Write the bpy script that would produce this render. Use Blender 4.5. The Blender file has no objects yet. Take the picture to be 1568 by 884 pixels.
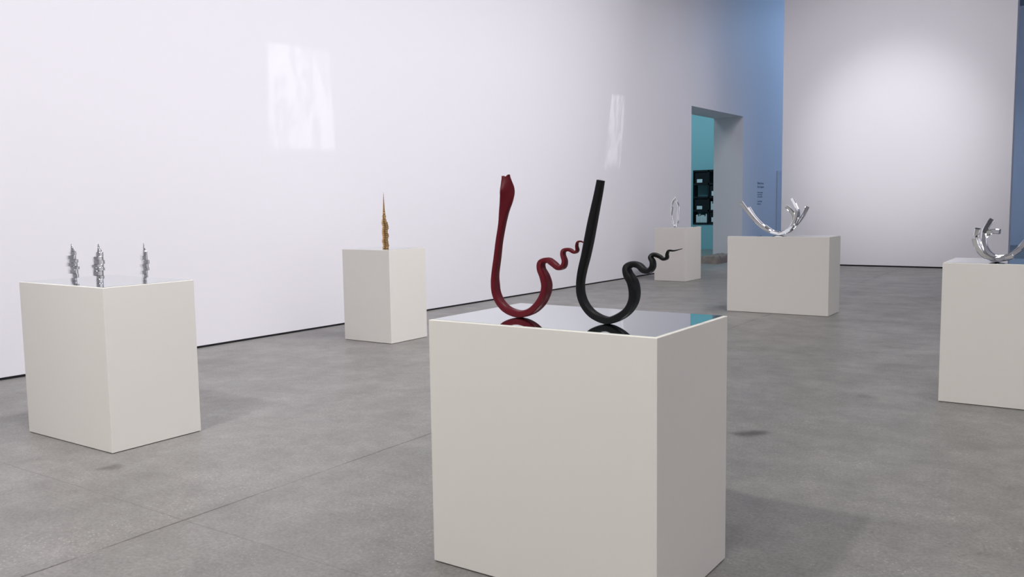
import bpy, bmesh, math, random
from mathutils import Vector, Matrix
random.seed(3)
S=bpy.context.scene
S.view_settings.view_transform='Standard'
S.view_settings.look='None'
S.view_settings.exposure=0

# ------------------------------------------------------------ materials
def new_mat(name):
    m=bpy.data.materials.new(name); m.use_nodes=True
    nt=m.node_tree; b=nt.nodes['Principled BSDF']
    return m,nt,b
def N(nt,t,**k):
    n=nt.nodes.new(t)
    for a,v in k.items(): setattr(n,a,v)
    return n
def paint(name,col,rough=.6,var=.03,scale=3,bump=.0,metal=0,bscale=200,spec=.3):
    m,nt,b=new_mat(name)
    tc=N(nt,'ShaderNodeTexCoord'); no=N(nt,'ShaderNodeTexNoise'); no.inputs['Scale'].default_value=scale
    no.inputs['Detail'].default_value=4
    nt.links.new(tc.outputs['Object'],no.inputs['Vector'])
    mx=N(nt,'ShaderNodeMix',data_type='RGBA')
    c=Vector(col[:3])
    mx.inputs[6].default_value=(*(c*(1-var)),1); mx.inputs[7].default_value=(*(c*(1+var)),1)
    nt.links.new(no.outputs['Fac'],mx.inputs[0]); nt.links.new(mx.outputs[2],b.inputs['Base Color'])
    b.inputs['Roughness'].default_value=rough; b.inputs['Metallic'].default_value=metal
    b.inputs['Specular IOR Level'].default_value=spec
    if bump:
        n2=N(nt,'ShaderNodeTexNoise'); n2.inputs['Scale'].default_value=bscale
        nt.links.new(tc.outputs['Object'],n2.inputs['Vector'])
        bp=N(nt,'ShaderNodeBump'); bp.inputs['Strength'].default_value=bump; bp.inputs['Distance'].default_value=.002
        nt.links.new(n2.outputs['Fac'],bp.inputs['Height']); nt.links.new(bp.outputs['Normal'],b.inputs['Normal'])
    return m
M_wall=paint('wall_paint',(.80,.785,.83),.55,.01,.7,.05)
M_ceil=paint('ceiling_paint',(.30,.31,.33),.8,.02,.5)
M_plinth=paint('plinth_paint',(.77,.745,.70),.5,.008,2,.03)
M_black=paint('black_matte',(.006,.006,.007),.42,.1,20,.04,bscale=600,spec=.2)
M_red=paint('red_lacquer',(.105,.006,.012),.36,.06,12,.0,spec=.25)
M_chrome=paint('polished_steel',(.92,.93,.94),.03,.01,5,metal=1)
M_gold=paint('brushed_gold',(.62,.42,.20),.18,.15,30,metal=1)
M_mirror=paint('mirror_glass',(.70,.76,.76),.01,.004,2,metal=1)
M_gap=paint('shadow_gap',(.01,.01,.012),.9)
M_teal=paint('teal_paint',(.28,.50,.56),.6,.03,1)
M_shelf=paint('shelf_black',(.012,.014,.018),.4)
M_white=paint('white_card',(.7,.75,.78),.6)
M_text=paint('vinyl_text',(.26,.32,.42),.6)
M_stone=paint('rough_stone',(.20,.16,.14),.9,.4,6,1.,bscale=15)
M_metal=paint('fixture_white',(.6,.6,.6),.4)
M_doorp=paint('door_paint',(.70,.70,.76),.55,.01,1)

def floor_mat():
    m,nt,b=new_mat('polished_concrete'); L=nt.links.new
    tc=N(nt,'ShaderNodeTexCoord'); P=tc.outputs['Object']
    def noise(s,d=5,r=.55,vec=P):
        n=N(nt,'ShaderNodeTexNoise'); n.inputs['Scale'].default_value=s; n.inputs['Detail'].default_value=d; n.inputs['Roughness'].default_value=r
        L(vec,n.inputs['Vector']); return n.outputs['Fac']
    def ramp(f,stops):
        r=N(nt,'ShaderNodeValToRGB'); e=r.color_ramp.elements
        e[0].position,e[0].color=stops[0][0],(*[stops[0][1]]*3,1); e[1].position,e[1].color=stops[1][0],(*[stops[1][1]]*3,1)
        L(f,r.inputs[0]); return r.outputs[0]
    def mul(a,c,f=1.0,bt='MULTIPLY'):
        x=N(nt,'ShaderNodeMix',data_type='RGBA',blend_type=bt)
        if isinstance(f,float): x.inputs[0].default_value=f
        else: L(f,x.inputs[0])
        L(a,x.inputs[6])
        if isinstance(c,tuple): x.inputs[7].default_value=c
        else: L(c,x.inputs[7])
        return x.outputs[2]
    base=N(nt,'ShaderNodeRGB'); base.outputs[0].default_value=(.232,.225,.217,1)
    c=mul(base.outputs[0],ramp(noise(.55,6,.6),[(.3,.88),(.7,1.10)]))
    c=mul(c,ramp(noise(3.5,8,.7),[(.3,.82),(.7,1.14)]))
    c=mul(c,ramp(noise(11,6,.7),[(.35,.92),(.65,1.06)]))
    c=mul(c,ramp(noise(60,3,.6),[(.35,.84),(.65,1.12)]))
    vo=N(nt,'ShaderNodeTexVoronoi'); vo.inputs['Scale'].default_value=45; L(P,vo.inputs['Vector'])
    c=mul(c,ramp(vo.outputs['Distance'],[(.12,1.6),(.22,1.0)]),ramp(noise(2.2,3),[(.46,0),(.6,1)]))
    sep=N(nt,'ShaderNodeSeparateXYZ'); 
    wob=N(nt,'ShaderNodeTexNoise'); wob.inputs['Scale'].default_value=3; L(P,wob.inputs['Vector'])
    va=N(nt,'ShaderNodeVectorMath',operation='MULTIPLY_ADD'); L(wob.outputs['Color'],va.inputs[0]); va.inputs[1].default_value=(.02,.02,0); L(P,va.inputs[2])
    L(va.outputs[0],sep.inputs[0])
    def m1(op,a,bv,cv=None):
        x=N(nt,'ShaderNodeMath',operation=op)
        for i,v in enumerate((a,bv,cv)):
            if v is None: continue
            if isinstance(v,(int,float)): x.inputs[i].default_value=v
            else: L(v,x.inputs[i])
        return x.outputs[0]
    def joint(coord,off,period,w):
        a=m1('SUBTRACT',coord,off+.01); a=m1('PINGPONG',a,period/2)
        return m1('LESS_THAN',a,w)
    j1=joint(sep.outputs[0],-3.63,7.25,.006); j2=joint(sep.outputs[1],2.45,7.25,.004)
    brk=ramp(noise(1.7,5,.7),[(.36,.25),(.54,1)])
    jj=m1('MAXIMUM',j1,m1('MULTIPLY',j2,.4)); jf=m1('MULTIPLY',jj,brk); jf=m1('MULTIPLY',jf,.85)
    c=mul(c,(.30,.28,.26,1),jf)
    v2=N(nt,'ShaderNodeTexVoronoi',feature='DISTANCE_TO_EDGE'); v2.inputs['Scale'].default_value=.42
    wv=N(nt,'ShaderNodeVectorMath',operation='MULTIPLY_ADD'); w2=N(nt,'ShaderNodeTexNoise'); w2.inputs['Scale'].default_value=2.5; w2.inputs['Detail'].default_value=6; L(P,w2.inputs['Vector'])
    L(w2.outputs['Color'],wv.inputs[0]); wv.inputs[1].default_value=(.5,.5,0); L(P,wv.inputs[2]); L(wv.outputs[0],v2.inputs['Vector'])
    ck=m1('MULTIPLY',m1('LESS_THAN',v2.outputs['Distance'],.0012),ramp(noise(.9,3),[(.5,0),(.58,.35)]))
    c=mul(c,(.55,.53,.5,1),ck)
    # small dark marks scattered about
    v3=N(nt,'ShaderNodeTexVoronoi'); v3.inputs['Scale'].default_value=1.3; L(wv.outputs[0],v3.inputs['Vector'])
    mk=m1('MULTIPLY',ramp(v3.outputs['Distance'],[(.03,1),(.12,0)]),ramp(noise(7,4,.7),[(.42,0),(.58,.5)]))
    c=mul(c,(.45,.43,.42,1),mk)
    def stain(x,y,r,k):
        d=N(nt,'ShaderNodeVectorMath',operation='DISTANCE'); L(wv.outputs[0],d.inputs[0]); d.inputs[1].default_value=(x+.25,y+.25,.0)
        f=N(nt,'ShaderNodeMapRange'); L(d.outputs['Value'],f.inputs[0]); f.inputs[1].default_value=r; f.inputs[2].default_value=r*.3; f.inputs[3].default_value=0; f.inputs[4].default_value=k
        return f.outputs[0]
    for s in [(-1.85,5.36,.12,.85),(-4.76,2.72,.09,.65),(-3.3,6.0,.3,.15),(-.6,6.0,.35,.15)]:
        c=mul(c,(.35,.34,.33,1),stain(*s))
    L(c,b.inputs['Base Color'])
    L(ramp(noise(2,6,.6),[(.3,.34),(.7,.5)]),b.inputs['Roughness'])
    b.inputs['Specular IOR Level'].default_value=.4
    bp=N(nt,'ShaderNodeBump'); bp.inputs['Strength'].default_value=.12; bp.inputs['Distance'].default_value=.003
    L(noise(90,4),bp.inputs['Height']); L(bp.outputs['Normal'],b.inputs['Normal'])
    return m
M_floor=floor_mat()

# ------------------------------------------------------------ mesh helpers
def obj(name,bm,mat,parent=None,loc=(0,0,0),smooth=None):
    me=bpy.data.meshes.new(name); bmesh.ops.recalc_face_normals(bm,faces=bm.faces); bm.to_mesh(me); bm.free()
    for m in (mat if isinstance(mat,list) else [mat]): me.materials.append(m)
    if smooth is not None:
        for p in me.polygons: p.use_smooth=True
        me.set_sharp_from_angle(angle=math.radians(smooth))
    o=bpy.data.objects.new(name,me); S.collection.objects.link(o); o.location=loc
    if parent: o.parent=parent
    return o
def empty(name,loc=(0,0,0)):
    o=bpy.data.objects.new(name,None); S.collection.objects.link(o); o.location=loc; return o
def addbox(bm,a,b,bev=0,mi=0):
    vs=[bm.verts.new((x,y,z)) for x in (a[0],b[0]) for y in (a[1],b[1]) for z in (a[2],b[2])]
    fs=[(0,1,3,2),(4,6,7,5),(0,4,5,1),(2,3,7,6),(0,2,6,4),(1,5,7,3)]
    F=[bm.faces.new([vs[i] for i in f]) for f in fs]
    for f in F: f.material_index=mi
    if bev:
        es=list({e for f in F for e in f.edges}); bmesh.ops.bevel(bm,geom=es,offset=bev,segments=2,affect='EDGES',profile=.5)
def box(name,a,b,mat,parent=None,bev=0):
    bm=bmesh.new(); addbox(bm,a,b,bev); return obj(name,bm,mat,parent)

# ------------------------------------------------------------ room
CH=7.5
def wx(y): return -8.2076+.0196*y
def slantbox(bm,y0,y1,z0,z1,o0,o1):   # o0,o1 offsets from wall face (+ = into the room)
    vs=[]
    for y in (y0,y1):
        for o in (o0,o1):
            for z in (z0,z1): vs.append(bm.verts.new((wx(y)+o,y,z)))
    for f in [(0,1,3,2),(4,6,7,5),(0,4,5,1),(2,3,7,6),(0,2,6,4),(1,5,7,3)]: bm.faces.new([vs[i] for i in f])
DY0,DY1,DZ=18.78,22.02,3.70
bm=bmesh.new()
slantbox(bm,-6,DY0,0,CH,-.79,0); slantbox(bm,DY0,DY1,DZ,CH,-.79,0); slantbox(bm,DY1,32,0,CH,-.79,0)
obj('wall_left',bm,M_wall)
bm=bmesh.new(); slantbox(bm,-6,DY0,0,.022,0,.004); slantbox(bm,DY1,32,0,.022,0,.004); obj('gap_shade_left',bm,M_gap)  # near-black strip painted in for the shade of the gap under the wall
box('floor',(-17,-6,-.2),(9,32.3,0),M_floor)
box('ceiling',(-17,-6,CH),(9,32.3,CH+.2),M_ceil)
box('wall_right',(8.5,-6,0),(8.8,32,CH),M_wall)
box('wall_front',(-8.4,-6.3,0),(8.8,-6,CH),M_wall)
box('wall_back',(-8.5,32,0),(8.8,32.3,CH),M_wall)
box('wall_partition',(-6.38,20.784,0),(-1.62,21.2,CH),M_wall)
box('gap_shade_partition',(-6.38,20.778,0),(-1.62,20.784,.03),M_gap)  # gap shade under the partition, put in as a dark strip
# side room beyond the doorway
box('wall_sideroom_back',(-16,27,0),(-8.55,27.2,CH),M_teal)
box('wall_sideroom_left',(-16.2,14,0),(-16,27.2,CH),M_teal)
box('wall_sideroom_front',(-16,14,0),(-8.9,14.2,CH),M_teal)

# shelving on the side-room wall
sh=empty('shelving_unit',(-10.1,26.8,0))
bm=bmesh.new()
X0,X1,Z0,Z1=-.92,1.1,.0,2.55
d0,d1=-.18,.17
addbox(bm,(X0-.03,d0,.80),(X0,d1,Z1)); addbox(bm,(X1,d0,.8),(X1+.03,d1,Z1))
cols=[X0+.0,X0+.5,X0+1.0,X0+1.5,X1]
rows=[.83,1.24,1.67,2.1,2.52]
for r in rows: addbox(bm,(X0,d0,r-.03),(X1,d1,r+.03))
for c in cols[1:-1]: addbox(bm,(c-.025,d0,.83),(c+.025,d1,Z1))
obj('frame',bm,M_shelf,sh)
bm=bmesh.new(); addbox(bm,(X0,d0+.02,0),(X1,d1,.80)); obj('base_cabinet',bm,M_teal,sh)
bm=bmesh.new()
for i,r in enumerate(rows[:-1]):
    for j in range(4):
        if (i+j)%2==1: addbox(bm,(cols[j]+.03,d0+.03,r+.03),(cols[j+1]-.03,d1-.03,r+.37))
obj('dark_boxes',bm,M_shelf,sh)
bm=bmesh.new()
for i,r in enumerate(rows[:-1]):
    for j in range(4):
        if (i+j)%2==1: addbox(bm,(cols[j]+.10,d0+.015,r+.05),(cols[j+1]-.22,d0+.03,r+.16+.04*(j%3)))
        elif (i*2+j)%3==0:
            x=cols[j]+.06
            while x<cols[j+1]-.1:
                w=random.uniform(.02,.05); addbox(bm,(x,d0+.06,r+.03),(x+w,d1-.04,r+random.uniform(.22,.33))); x+=w+.006
obj('books_and_boxes',bm,M_white,sh)

# stone ledge in doorway
bm=bmesh.new(); bmesh.ops.create_grid(bm,x_segments=30,y_segments=12,size=1)
from mathutils import noise as mn
for v in bm.verts:
    x,y=v.co.x,v.co.y
    e=max(abs(x),abs(y)); hgt=.17*(1-max(0,(e-.82)/.18)**2)
    v.co=Vector((x*.30,y*.85,0)); 
    n=mn.noise(Vector((x*3,y*6,0)))*.05
    v.co.z=max(0,hgt+n*(1 if hgt>.03 else 0)) if e<.999 else 0
obj('stone_ledge',bm,M_stone,loc=(-8.05,21.05,0),smooth=50)

# wall text
te=empty('wall_text',(wx(23.4),23.4,0))
def text(body,y,z,size,nm):
    cu=bpy.data.curves.new(nm,'FONT'); cu.body=body; cu.size=size; cu.extrude=.001; cu.align_x='LEFT'; cu.space_line=1.15
    cu.materials.append(M_text); o=bpy.data.objects.new(nm,cu); S.collection.objects.link(o)
    o.parent=te; o.location=(wx(y)-te.location.x+.003,y-23.4,z); o.rotation_euler=(math.pi/2,0,math.pi/2-.0196)
text('Ribbon Forms\nNew Sculpture',23.12,1.98,.085,'title')
text('Polished steel, gilded\nbronze and lacquer\non mirrored plinths',23.12,1.74,.05,'body')
text('Curated display\nGallery two',23.12,1.5,.06,'credits')
bm=bmesh.new(); slantbox(bm,24.75,25.75,.01,2.31,0,.02); obj('door_1',bm,M_doorp)
bm=bmesh.new(); slantbox(bm,24.68,24.75,.0,2.38,0,.03); slantbox(bm,25.75,25.82,0,2.38,0,.03); slantbox(bm,24.75,25.75,2.31,2.38,0,.03); obj('trim_1',bm,M_doorp)

# ------------------------------------------------------------ plinths
PH=1.037
def plinth(xF,yF,w,d):
    e=empty('plinth',(xF-w/2,yF+d/2,0)); 
    box('body',(-w/2,-d/2,0.004),(w/2,d/2,PH-.002),M_plinth,e,.0025)
    m=.013
    box('mirror_top',(-w/2+m,-d/2+m,PH-.003),(w/2-m,d/2-m,PH),M_mirror,e)
    box('plinth_base',(-w/2+.01,-d/2+.01,0),(w/2-.01,d/2-.01,.006),M_gap,e)
    return e
plinth(-1.2586,2.7242,1.028,.679)
plinth(-5.0141,2.9098,1.010,.640)
plinth(-6.4058,6.9928,.712,.610)
plinth(-6.5458,15.4285,.647,.763)
plinth(-2.9005,11.4898,1.360,.569)
plinth(.14,6.9982,1.1,.66)

# ------------------------------------------------------------ sweeps
def catmull(P,n):
    out=[]; 
    for i in range(len(P)-1):
        p0=P[max(i-1,0)];p1=P[i];p2=P[i+1];p3=P[min(i+2,len(P)-1)]
        for k in range(n):
            t=k/n
            out.append([.5*((2*b)+(-a+c)*t+(2*a-5*b+4*c-d)*t*t+(-a+3*b-3*c+d)*t**3) for a,b,c,d in zip(p0,p1,p2,p3)])
    out.append(list(P[-1])); return out
def sweep(bm,P,n=6,expo=2.6,seg=16,dip=0):
    Q=catmull(P,n); rings=[]
    for i,q in enumerate(Q):
        c=Vector(q[:3]); a=Vector(Q[max(i-1,0)][:3]); b=Vector(Q[min(i+1,len(Q)-1)][:3])
        t=(b-a).normalized(); B=Vector((0,1,0)); B=(B-t*B.dot(t)).normalized(); nn=t.cross(B)
        if len(q)>5 and q[5]:
            R=Matrix.Rotation(q[5],3,t); B=R@B; nn=R@nn
        w,d=max(q[3],.001)/2,max(q[4],.001)/2; ring=[]
        for k in range(seg):
            th=2*math.pi*(k+.5)/seg; ct,st=math.cos(th),math.sin(th)
            f=(abs(ct)**expo+abs(st)**expo)**(-1/expo)
            ring.append(bm.verts.new(c+nn*(w*ct*f)+B*(d*st*f)))
        rings.append(ring)
    for A,C in zip(rings,rings[1:]):
        for k in range(seg): bm.faces.new((A[k],A[(k+1)%seg],C[(k+1)%seg],C[k]))
    for ring,s in ((rings[0],1),(rings[-1],-1)):
        cc=sum((v.co for v in ring),Vector())/seg
        if s==1 and dip:
            cc.z-=dip
            for v in ring: v.co.z+= dip*.9*min(1,abs(v.co.x-cc.x)/.012)-dip*.3
        cv=bm.verts.new(cc)
        for k in range(seg): bm.faces.new((ring[k],ring[(k+1)%seg],cv))
def mkribbon(name,flat,widths,k,loc,mat,amp,wf,df,rf):
    pts=[]
    n=len(widths)
    for i in range(n):
        x,z=flat[2*i]/1000,flat[2*i+1]/1000; w=widths[i]*k
        ph=max(0,i-17); y=amp*math.sin(ph*.75)*min(1,ph/3)*(1-ph/(n-10)) if ph>0 else 0
        pts.append((x,y,z,w*wf(i),w*df(i),rf(i)))
    bm=bmesh.new(); sweep(bm,pts,6,4.5,24,dip=.012 if mat is M_red else .0)
    lo=min(v.co.z for v in bm.verts)
    for v in bm.verts: v.co.z-=lo
    return obj(name,bm,mat,loc=(loc[0],loc[1],PH+.0005),smooth=40)
RW=[14,22,21,17,14,13,13,13,14,14,14,14,15,15,16,16,16,15,13,12,11,11,10,10,9,8,8,7,6,6,5,4,3,2]
R=[-78,581,-72,530,-76,490,-90,436,-101,382,-116,314,-127,246,-139,177,-140,135,-134,94,-111,54,-72,26,-16,15,39,29,81,61,107,100,116,138,107,174,89,206,89,232,118,241,148,228,176,213,200,219,206,240,195,266,198,282,219,285,243,275,258,283,258,301,264,316,279,319,296,311]
BW=[14,15,16,17,17,16,15,14,14,14,14,14,15,15,16,17,17,15,13,12,11,11,10,10,9,8,8,7,6,6,5,4,3,2,1]
Bk=[-26,560,-37,508,-49,458,-64,395,-78,332,-93,269,-109,212,-118,160,-115,114,-95,71,-57,37,0,20,51,36,90,64,112,100,117,137,109,174,90,203,85,228,104,240,131,236,155,220,179,218,195,233,195,253,185,269,195,279,216,272,232,263,247,268,250,283,258,295,276,295,291,298,309,303]
def ramp_d(i,a,b,i0,i1):
    t=max(0,min(1,(i-i0)/(i1-i0))); return a+(b-a)*t
mkribbon('curled_ribbon_sculpture',R,RW,.0027,(-1.965,2.95),M_red,.012,lambda i:[.9,1.02,1.0,.85][i] if i<4 else .72,lambda i:[.5,.42,.5,.7][i] if i<4 else ramp_d(i,.85,1.3,4,11),lambda i:[-.3,-.75,-.5,-.2][i] if i<4 else 0)
mkribbon('curled_ribbon_sculpture',Bk,BW,.00254,(-1.571,2.945),M_black,.012,lambda i:.78,lambda i:ramp_d(i,.82,1.3,2,10),lambda i:0)

def bars(name,loc,curves,w):
    bm=bmesh.new()
    for yo,pts in curves:
        m=len(pts)
        P=[(x/1000,yo[0]+(yo[1]-yo[0])*i/(m-1),z/1000,w,w*1.1) for i,(x,z) in enumerate(pts)]
        sweep(bm,P,8,9,24)
    lo=min(v.co.z for v in bm.verts)
    for v in bm.verts: v.co.z-=lo
    return obj(name,bm,M_chrome,loc=(loc[0],loc[1],PH+.0005),smooth=35)
bars('curved_bar_sculpture',(-3.749,12.0),[
 ((-.10,.06),[(-472,460),(-375,321),(-252,173),(-111,63),(45,18),(180,55),(277,155),(354,270),(405,386)]),
 ((.10,-.05),[(-430,380),(-330,240),(-200,120),(-60,35),(70,22),(180,80),(240,180),(235,290),(150,395)]),
 ((.0,.12),[(-160,120),(-40,40),(90,35),(200,100),(262,200),(270,310),(235,400),(180,500)]),
 ((-.04,-.14),[(-60,45),(60,18),(170,50),(250,130),(300,240),(318,330)])],.044)
bars('curved_bar_sculpture',(-.652,7.2),[
 ((-.04,.05),[(-105,237),(-112,180),(-101,127),(-64,50),(0,12),(82,24),(153,84),(207,164),(240,235)]),
 ((.05,-.05),[(-23,300),(-52,250),(-66,199),(-60,113),(-15,45),(60,20),(130,40)]),
 ((.0,.08),[(34,214),(-20,214),(-60,180),(-72,120),(-45,60),(10,22),(80,25)]),
 ((-.09,-.02),[(-120,170),(-100,100),(-50,40),(20,14),(100,40),(170,90)])],.036)

# stacked-profile sculptures: layered, stepped sections
def stepped(name,loc,layers,mat,rot=0,z0=0,bf=.14,ff=.88):
    """layers: (height, cx, cy, rx, ry) stacked slabs with hard edges"""
    bm=bmesh.new(); seg=32; z=z0; prev=None; first=None
    def ring(z,cx,cy,rx,ry):
        return [bm.verts.new((cx+rx*math.cos(2*math.pi*k/seg),cy+ry*math.sin(2*math.pi*k/seg),z)) for k in range(seg)]
    for h,cx,cy,rx,ry in layers:
        b=h*bf
        for zz,f in ((z,ff),(z+b,1),(z+h-b,1),(z+h,ff)):
            rg=ring(zz if not (prev and zz==z) else zz+.00005,cx,cy,rx*f,ry*f)
            if prev:
                for k in range(seg): bm.faces.new((prev[k],prev[(k+1)%seg],rg[(k+1)%seg],rg[k]))
            else: first=rg
            prev=rg
        z+=h
    bm.faces.new(first); bm.faces.new(prev)
    o=obj(name,bm,mat,loc=(loc[0],loc[1],PH+.0005),smooth=25); o.rotation_euler[2]=rot; return o
def crystal(H,R,seed,flat):
    rnd=random.Random(seed); L=[]
    prof=[.66,.72,.95,1.05,1.1,1.02,.92,.66]
    n=len(prof)
    for i,env in enumerate(prof):
        t=i/(n-1); s=1 if i%2 else -1
        L.append((H*.80/n*rnd.uniform(.8,1.2),R*.14*math.sin(t*5+seed)+s*R*.10,s*R*.06,R*env,R*env*flat))
    cx=L[-1][1]
    for j,f in enumerate([.42,.30,.20,.10]):
        L.append((H*.05,cx-R*.04*j,0,R*f,R*f*max(flat,.6)))
    return L
stepy=[(-5.72,3.12,.245,.040,1,.6,.4),(-5.37,3.10,.265,.036,2.4,.7,1.1),(-5.24,3.34,.26,.032,4,.55,.2)]
for x,y,H,Rr,sd,fl,ro in stepy:
    stepped('rippled_steel_sculpture',(x,y),crystal(H,Rr,sd,fl),M_chrome,ro,bf=.07,ff=.93)
g=[]
rg=random.Random(5)
for i in range(14):
    t=i/13; g.append((.30/14,.005*math.sin(i*1.3),rg.uniform(-.004,.004),.034*(1+.06*math.sin(t*3.1))*rg.uniform(.93,1.07),.030*rg.uniform(.93,1.07)))
for hh,rr in [(.028,.027),(.022,.020),(.026,.022),(.03,.015),(.03,.013),(.035,.010),(.035,.0085),(.04,.0065),(.035,.0045),(.03,.003),(.02,.0012)]:
    g.append((hh,-.008,0,rr,rr*.85))
stepped('gilded_spire_sculpture',(-6.69,7.25),g,M_gold,.5)
# loop
bm=bmesh.new()
P=[]
for i in range(33):
    a=2*math.pi*i/32-math.pi/2
    z=.29+.275*math.sin(a); x=.068*math.cos(a)*(1+.12*math.sin(6*a)); 
    if z>.4: x*=1-.5*((z-.4)/.165)**2
    P.append((x,0.01*math.sin(2*a),z,.034+.014*abs(math.cos(a)),.055))
sweep(bm,P,4,3.5,14); lo=min(v.co.z for v in bm.verts)
for v in bm.verts: v.co.z-=lo
o=obj('steel_loop_sculpture',bm,M_chrome,loc=(-6.95,15.85,PH+.0005),smooth=40); o.rotation_euler[2]=.35

# ------------------------------------------------------------ lights
def aim(o,t):
    d=Vector(t)-o.location; o.rotation_euler=d.to_track_quat('-Z','Y').to_euler()
def area(name,loc,tgt,sx,sy,e,col=(1,1,1),spread=180):
    l=bpy.data.lights.new(name,'AREA'); l.shape='RECTANGLE'; l.size=sx; l.size_y=sy; l.energy=e; l.color=col; l.spread=math.radians(spread)
    o=bpy.data.objects.new(name,l); S.collection.objects.link(o); o.location=loc; aim(o,tgt); return o
def spot(name,loc,tgt,e,ang,blend=.6,r=.1,col=(1,1,1)):
    l=bpy.data.lights.new(name,'SPOT'); l.energy=e; l.spot_size=math.radians(ang); l.spot_blend=blend; l.shadow_soft_size=r; l.color=col
    o=bpy.data.objects.new(name,l); S.collection.objects.link(o); o.location=loc; aim(o,tgt); return o
for i,y in enumerate([-1,3,7,11,14.2]):
    area('right_wall_fill_lamp',(-2.2,y,7.3),(-8.1,y,1.6),3.6,.5,[84,86,92,84,68][i],(1,.975,1),100)
for y in (0,6,12):
    area('right_wall_fill_lamp',(4.2,y,7.3),(8.5,y,2.2),4,.5,100,(1,.98,1),100)  # added fill: brightens the unseen right wall for steel reflections and bounce
for x,y in [(-1,1),(3.5,4),(-1,8),(3.5,12)]:
    area('ceiling_fill_lamp',(x,y,7.4),(x,y,0),2.2,2.2,92,(1,.985,.97),140)  # added overhead fill, no fixtures modelled
spot('key_spotlight',(-3.7,-1.6,7.2),(-2.3,3.5,.5),1250,72,.8,.16,(1,.97,.93))
area('front_fill_lamp',(0,-4.8,6.0),(-2.2,4,.5),2.6,1.4,50,(1,.98,.95),110)  # added fill from behind the camera to lift the plinth fronts
spot('partition_spotlight',(-3.9,11.5,7.25),(-3.9,20.8,2.7),1500,29,1,.2,(1,.99,1))
area('partition_fill_lamp',(-3.9,15.5,7.3),(-3.9,20.8,1.8),4,.6,78,(1,.97,1),100)  # added broad fill across the partition
area('rear_blue_lamp',(-4.5,27,7.3),(-6.5,25,2),4,4,300,(.38,.62,1))  # added blue area lamp behind the partition, tints the far left wall
area('rear_blue_lamp',(3,27,7.3),(1,28,2),4,4,200,(.4,.64,1))  # second added blue lamp, tints the space right of the partition
area('sideroom_lamp',(-11.5,22,7.2),(-11,24,0),3,3,300,(.62,.92,1))
def mirror_patch(loc,tgt,e,hx,hy,skew,pw):  # added spot with masked beam, stands in for light reflected off mirror tops
    o=spot('mirror_patch_lamp',loc,tgt,e,20,.1,.012,(1,1,1)); l=o.data; l.use_nodes=True; nt=l.node_tree; L=nt.links.new
    em=nt.nodes['Emission']; tc=N(nt,'ShaderNodeTexCoord'); sp=N(nt,'ShaderNodeSeparateXYZ'); L(tc.outputs['Normal'],sp.inputs[0])
    def m(op,a,b):
        x=N(nt,'ShaderNodeMath',operation=op)
        for i,v in enumerate((a,b)):
            if isinstance(v,(int,float)): x.inputs[i].default_value=v
            else: L(v,x.inputs[i])
        return x.outputs[0]
    z=m('ABSOLUTE',sp.outputs[2],0); X=m('DIVIDE',sp.outputs[0],z); Y=m('DIVIDE',sp.outputs[1],z)
    X2=m('ADD',X,m('MULTIPLY',Y,skew))
    def edge(v,hh):
        r=N(nt,'ShaderNodeMapRange'); L(m('ABSOLUTE',v,0),r.inputs[0]); r.inputs[1].default_value=hh; r.inputs[2].default_value=hh-.006; r.inputs[3].default_value=0; r.inputs[4].default_value=1; return r.outputs[0]
    msk=m('MULTIPLY',edge(X2,hx),edge(Y,hy))
    cb=N(nt,'ShaderNodeCombineXYZ'); L(X2,cb.inputs[0]); L(m('MULTIPLY',Y,.45),cb.inputs[1])
    no=N(nt,'ShaderNodeTexNoise'); no.inputs['Scale'].default_value=38; no.inputs['Distortion'].default_value=1.2; no.inputs['Detail'].default_value=1; L(cb.outputs[0],no.inputs['Vector'])
    r=N(nt,'ShaderNodeMapRange'); L(no.outputs['Fac'],r.inputs[0]); r.inputs[1].default_value=.4; r.inputs[2].default_value=.55; r.inputs[3].default_value=.3; r.inputs[4].default_value=1
    L(m('MULTIPLY',msk,r.outputs[0]),em.inputs['Strength'])
mirror_patch((-2.4,7.3,7.2),(-8.07,7.33,2.85),300,.072,.07,.0,1)
mirror_patch((-2.4,15.6,7.2),(-7.91,15.2,2.95),420,.045,.082,-.25,1)

# ------------------------------------------------------------ world + camera
w=bpy.data.worlds.new('world'); S.world=w; w.use_nodes=True
w.node_tree.nodes['Background'].inputs[0].default_value=(.6,.65,.75,1); w.node_tree.nodes['Background'].inputs[1].default_value=.3
F,yaw,pit,rol=1321.3,0.6005,0.0959,-0.0146
f=Vector((-math.sin(yaw)*math.cos(pit),math.cos(yaw)*math.cos(pit),-math.sin(pit)))
r0=Vector((math.cos(yaw),math.sin(yaw),0)); u0=r0.cross(f)
r=r0*math.cos(rol)+u0*math.sin(rol); u=-r0*math.sin(rol)+u0*math.cos(rol)
cd=bpy.data.cameras.new('camera'); cd.sensor_width=36; cd.lens=F/1568*36; cd.clip_end=200
co=bpy.data.objects.new('camera',cd); S.collection.objects.link(co)
M=Matrix((r,u,-f)).transposed().to_4x4(); M.translation=Vector((0,0,1.5)); co.matrix_world=M
S.camera=co
